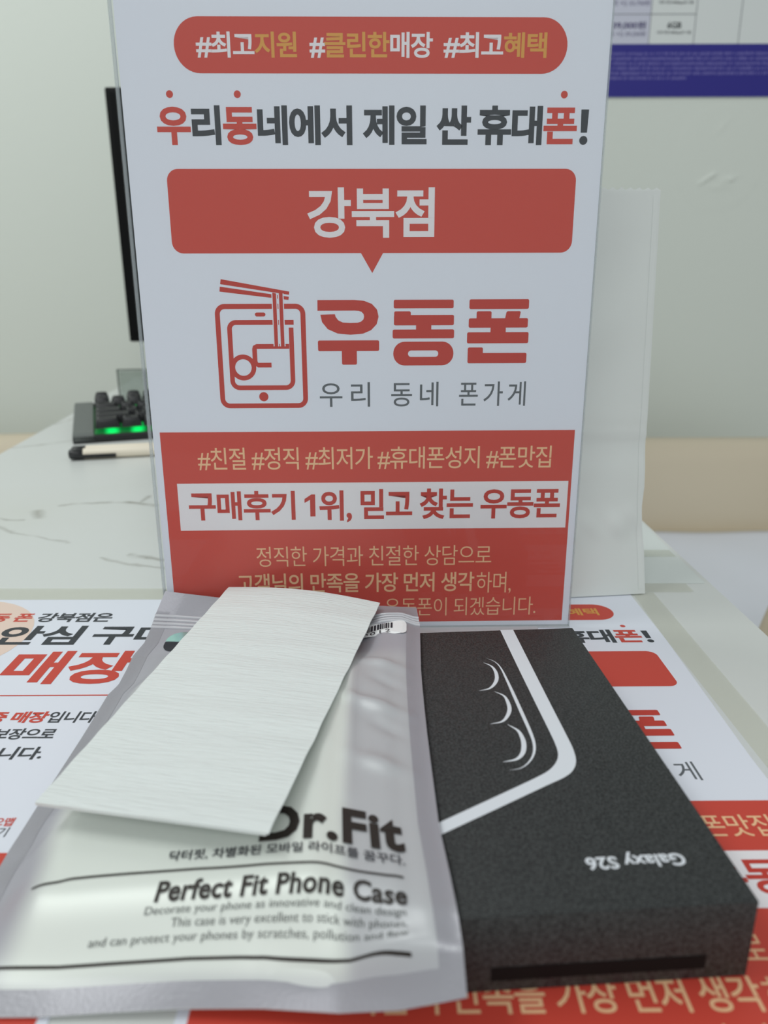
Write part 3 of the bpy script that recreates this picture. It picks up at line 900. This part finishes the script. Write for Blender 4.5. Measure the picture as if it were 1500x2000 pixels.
sp = g.build('side_plate', M['kb_side'], kb)
g = Geo(); g.loft([[(x, y, z) for y, z in [(0, 0), (KD, 0), (KD, 7.2), (0, 7.2)]] for x in (-.2, 22)])
g.build('lower_rail', M['kb_case'], kb)
def led():
    m = mat('green_led_plate', (40, 60, 46), .5, .4)
    tc = nd(m, 'ShaderNodeTexCoord'); n = nd(m, 'ShaderNodeTexWave'); n.wave_type = 'BANDS'; n.bands_direction = 'X'
    n.inputs['Scale'].default_value = 11.0; n.inputs['Distortion'].default_value = 1.2; n.inputs['Phase Offset'].default_value = 0.4
    lk(m, tc.outputs['Object'], n.inputs['Vector'])
    r = nd(m, 'ShaderNodeMapRange'); r.inputs[1].default_value = .25; r.inputs[2].default_value = .95; r.inputs[3].default_value = .22; r.inputs[4].default_value = 1.7
    lk(m, n.outputs[0], r.inputs[0]); lk(m, r.outputs[0], bsdf(m).inputs['Emission Strength'])
    bsdf(m).inputs['Emission Color'].default_value = (0.0, .62, .10, 1)
    return m
g = Geo(); g.add([(23, 3.2, 8.6), (KL - 6, 3.2, 8.6), (KL - 6, 14, 10.0), (23, 14, 10.0)], [(0, 1, 2, 3)])
g.add([(23, 14, 8.0), (KL - 6, 14, 8.0), (KL - 6, KD - 8, 20), (23, KD - 8, 20)], [(0, 1, 2, 3)])
g.build('backlit_plate', led(), kb)
_kc = {}
def keycap(wu):
    if wu not in _kc:
        ww, dd, hh = 19.05 * wu - 1.0, 18.0, 11.0
        rings = []
        for z, ins, r in ((0, 0, 1.2), (6, 1.2, 1.6), (9.8, 2.6, 2.4), (10.6, 3.1, 2.6), (11, 4.0, 2.4)):
            rings.append([(x, y, z) for x, y in rrect(-ww / 2 + ins, -dd / 2 + ins * .7, ww / 2 - ins, dd / 2 - ins * .9, r, 4)])
        rings.append([(x, y, 10.2) for x, y in rrect(-ww / 2 + 6, -dd / 2 + 5, ww / 2 - 6, dd / 2 - 5, 1.5, 4)])
        o = shade(Geo().loft(rings).build('keycap', M['key'], kb), 50)
        _kc[wu] = o
        return o
    o = _kc[wu].copy(); C.objects.link(o); return o
rows = [[1.5, 1.25, 1.25, 5.75, 1.25, 1.25, 1.25, 1.5, 1.0, 1.0, 1.0], [2.25] + [1] * 10 + [2.75, 1, 1], [1.75] + [1] * 11 + [2.25, 1, 1], [1.5] + [1] * 12 + [1.5, 1, 1], [1] * 13 + [2, 1, 1],
        [1, -1] + [1] * 4 + [-.5] + [1] * 4 + [-.5] + [1] * 4 + [-.0] + [1]]
for ri, row in enumerate(rows):
    y = 17.5 + ri * 19.05 + (3 if ri == 5 else 0)
    x = 23.5
    for wu in row:
        if wu > 0:
            o = keycap(wu); o.parent = kb
            o.location = ((x + 19.05 * wu / 2) * MM, y * MM, (kz(y) + 3.2 + (3.5 if ri >= 4 else 1.0 if ri == 3 else 0)) * MM)
            o.rotation_euler = (math.radians((4, 8, 6.5, 3, -1, -4)[ri] ), 0, 0)
        x += 19.05 * abs(wu)

# ------------------------------------------------------------------ monitor
mon = empty('monitor', (-86, 1150, 0.5), 0, 'black flat monitor standing at the back of the table behind the poster', 'monitor')
M['mon'] = mat('black_monitor_plastic', (9, 10, 12), 0.6, 0.15)
M['screen'] = mat('dark_screen', (6, 7, 9), 0.45, 0.15)
shade(Geo().box(-293, 0, 84, 293, 16, 423, 2.5).build('housing', M['mon'], mon))
Geo().box(-286, -.5, 98, 286, 0.4, 416).build('screen', M['screen'], mon)
shade(Geo().box(-95, 16, 150, 95, 48, 330, 10).build('rear_cover', M['mon'], mon))
shade(Geo().box(-28, 44, 6, 28, 62, 300, 5).build('stand_neck', M['mon'], mon))
shade(Geo().box(-115, -30, 0, 115, 120, 8, 3).build('stand_base', M['mon'], mon))

# ------------------------------------------------------------------ pens
M['pen_black'] = mat('black_pen_plastic', (16, 18, 21), 0.35, 0.5)
M['pen_cream'] = mat('cream_pen_plastic', (236, 226, 208), 0.4, 0.5)
def lathe_x(prof, n=24):
    g = Geo(); g.loft([[(x, r * math.cos(2 * math.pi * i / n), r * math.sin(2 * math.pi * i / n)) for i in range(n)] for x, r in prof]); return g
def make_pen(loc, rz, label):
    p = empty('pen', loc, rz, label, 'pen', 'cream pens in front of the keyboard')
    shade(lathe_x([(0, 3.6), (.8, 4.7), (2, 5.2), (13.6, 5.2), (14, 4.9)]).build('pen_cap', M['pen_black'], p))
    shade(lathe_x([(14, 5.1), (14.4, 5.4), (120, 5.4), (128, 4.6), (136, 3.0)]).build('pen_barrel', M['pen_cream'], p))
    shade(lathe_x([(136, 2.9), (140, 2.2), (143, .8), (145, .5)]).build('pen_tip', M['pen_black'], p))
    g = Geo().box(1.5, -7.0, -2.0, 46, -5.5, 2.0, .6); g.box(1.5, -6.4, -2.0, 6.5, -4.6, 2.0, .4)
    cl = shade(g.build('pen_clip', M['pen_black'], p)); cl.rotation_euler = (math.radians(16), 0, 0)
    return p
pa = math.atan2(17, 76)
make_pen((-319.5, 747.5, 5.9), pa, 'cream pen with black clip, nearest in front of the keyboard')
make_pen((-322, 761.5, 5.9), pa - .012, 'cream pen lying between the nearer pen and the keyboard')

# ------------------------------------------------------------------ small clear holder behind the keyboard
hold = empty('card_holder', (-333, 1062, 0.5), math.radians(6), 'small smoky clear card holder standing behind the keyboard', 'card holder')
M['hold_rim'] = mat('dark_rim', (88, 96, 92), .3, .5)
Geo().box(-37, 0, 2, 37, 2.4, 53.5, .4).build('front_plate', M['glass'], hold)
Geo().box(-37, 9, 2, 37, 11.4, 50, .4).build('back_plate', M['glass'], hold)
g = Geo().box(-38, -.4, 53, 38, 2.8, 54.3).box(-38.2, -.4, 2, -36.8, 2.8, 54)
g.build('rim', M['hold_rim'], hold)
Geo().box(-38, -8, 0, 38, 22, 2).build('base_plate', M['glass'], hold)

# ------------------------------------------------------------------ beige chairs
M['beige'] = mat('beige_leatherette', (214, 202, 180), 0.55, 0.4)
M['chair_leg'] = mat('dark_wood', (70, 56, 44), 0.5, 0.4)
def make_chair(loc, rz, label):
    c = empty('chair', loc, rz, label, 'chair', 'beige chairs around the table')
    g = Geo(); rings = []
    for z, ins in ((320, 6), (326, 1), (446, 0), (475, 4), (486, 22)):
        rings.append([(x, y, z) for x, y in rrect(-250 + ins, -240 + ins, 250 - ins, 230 - ins, 50, 6)])
    shade(g.loft(rings).build('seat', M['beige'], c), 60)
    g = Geo(); rings = []
    for z, ins, dy in ((300, 0, 0), (420, 0, 6), (535, 0, 20), (602, 2, 34), (625, 12, 39), (634, 30, 41)):
        rings.append([(x, y + dy, z) for x, y in rrect(-265 + ins, 190 + ins * .8, 265 - ins, 265 - ins * .8, min(26, 36 - ins * .8), 6)])
    shade(g.loft(rings).build('backrest', M['beige'], c), 60)
    for sx in (-1, 1):
        for y in (-200, 210):
            lathe = Geo().loft([[(sx * 230 + r * math.cos(a), y + r * math.sin(a), z) for a in [i * math.pi / 6 for i in range(12)]] for z, r in ((0, 11), (322, 18))])
            lathe.build('leg', M['chair_leg'], c)
    return c
ch = make_chair((500, 1050, -735), 0, 'beige chair beyond the right edge of the table, white sheet on its seat')
copy_thing(ch, 'beige chair tucked in at the right side of the table', (196, 500, -735), math.radians(-90))
copy_thing(ch, 'beige chair beyond the far left edge of the table', (-820, 1080, -735), math.radians(8))
# loose white sheet spread over the seat
M['sheet'] = mat('white_sheet', (226, 229, 238), .55, .3)
g = Geo(); n = 24; v = []
for j in range(n + 1):
    for i in range(n + 1):
        x, y = -205 + 410 * i / n, -250 + 430 * j / n
        z = 490 + 2 * math.sin(x * .03) * math.sin(y * .021) + 1.2 * math.exp(-((x + y * .4 + 30) / 9) ** 2)
        if y < -225: z -= (-225 - y) * .9
        v.append((x, y, z))
g.add(v, [(j * (n + 1) + i, j * (n + 1) + i + 1, (j + 1) * (n + 1) + i + 1, (j + 1) * (n + 1) + i) for j in range(n) for i in range(n)])
so = g.build('paper_sheet', M['sheet'], smooth=True, loc=(500, 1050, -735))
sm = so.modifiers.new('thickness', 'SOLIDIFY'); sm.thickness = .0006
tag(so, 'loose white sheet spread over the seat of the right beige chair', 'sheet')

# ------------------------------------------------------------------ price poster on the wall
M['wp_paper'] = mat('wall_poster_paper', (226, 231, 231), .5, .3)
M['wp_lilac'] = mat('lilac_cell', (208, 210, 226), .5, .3)
M['wp_blue'] = mat('blue_band', (44, 40, 138), .4, .4)
M['wp_line'] = mat('table_line', (120, 124, 130), .5, .3)
M['wp_violet'] = mat('violet_ink', (70, 62, 112), .5, .3)
M['wp_pale'] = mat('pale_violet_ink', (112, 108, 178), .5, .3)
wp = new_obj('wall_poster', *(lambda g: (g.v, g.f))(Geo().box(-240, -.5, 0, 540, .5, 700)), M['wp_paper'], loc=(300, 1498.2, 478))
tag(wp, 'white price poster with a blue bottom band on the wall at top right', 'poster')
fm = lambda lift: (lambda x, y: (x - 300, -.5 - lift, y - 478))
def wrect(g, x0, x1, y0, y1, lift, k=0):
    f = fm(lift); g.add([f(x0, y0), f(x1, y0), f(x1, y1), f(x0, y1)], [(0, 1, 2, 3)], k)
g = Geo(); wrect(g, 60, 840, 478.5, 561.5, .12); g.build('blue_band', M['wp_blue'], wp)
g = Geo(); wrect(g, 300, 463, 561.5, 1178, .12); g.build('price_column', M['wp_lilac'], wp)
g = Geo()
for y in (606.5, 652, 698, 744, 790): wrect(g, 300, 541, y - .6, y + .6, .24)
for x in (463, 541, 619, 700): wrect(g, x - .6, x + .6, 561.5, 900, .24)
g.build('table_rules', M['wp_line'], wp)
g = Geo()
put_text(g, '39,000원', 397, 456, 583.5, 595.8, 0, .02, .95, fmap=fm(.3))
g.build('price_lettering', M['wp_violet'], wp)
g = Geo()
put_text(g, '약정 시) 29,250원', 384, 456.5, 571.8, 580.8, 0, 0, .95, fmap=fm(.3))
g.build('discount_lettering', M['wp_violet'], wp)
g = Geo()
put_text(g, '약정 시) 33,750원', 386, 459.5, 618.0, 627.2, 0, 0, .95, fmap=fm(.3))
g.build('discount_lettering', M['wp_violet'], wp)
g = Geo()
put_text(g, '6GB', 493.2, 517.4, 585.0, 594.9, 0, .025, 1, fmap=fm(.3))
put_text(g, '이후 최대 400kbps로 사용', 475.9, 535.6, 575.6, 581.6, 0, .004, .95, fmap=fm(.3))
g.build('data_lettering', M['ink'], wp)
g = Geo()
put_text(g, '이후 최대 400kbps로 사용', 474.7, 534.7, 620.6, 627.0, 0, .004, .95, fmap=fm(.3))
g.build('data_lettering', M['ink'], wp)
g = Geo()
random.seed(11)
for i in range(6):                                                     # rows of print too small to read
    x, xe = 330.0, 535.0 if i == 5 else 800.0
    y = 543.8 - i * 7.6
    while x < xe:
        wd = random.uniform(1.6, 3.4)
        wrect(g, x, x + wd, y + random.uniform(0, 1.6), y + random.uniform(3.6, 5.4), .3)
        wrect(g, x + wd * .4, x + wd * .6, y, y + 5.4, .36)
        x += wd + (.8 if random.random() < .8 else 3.0)
g.build('fine_print', M['wp_pale'], wp)
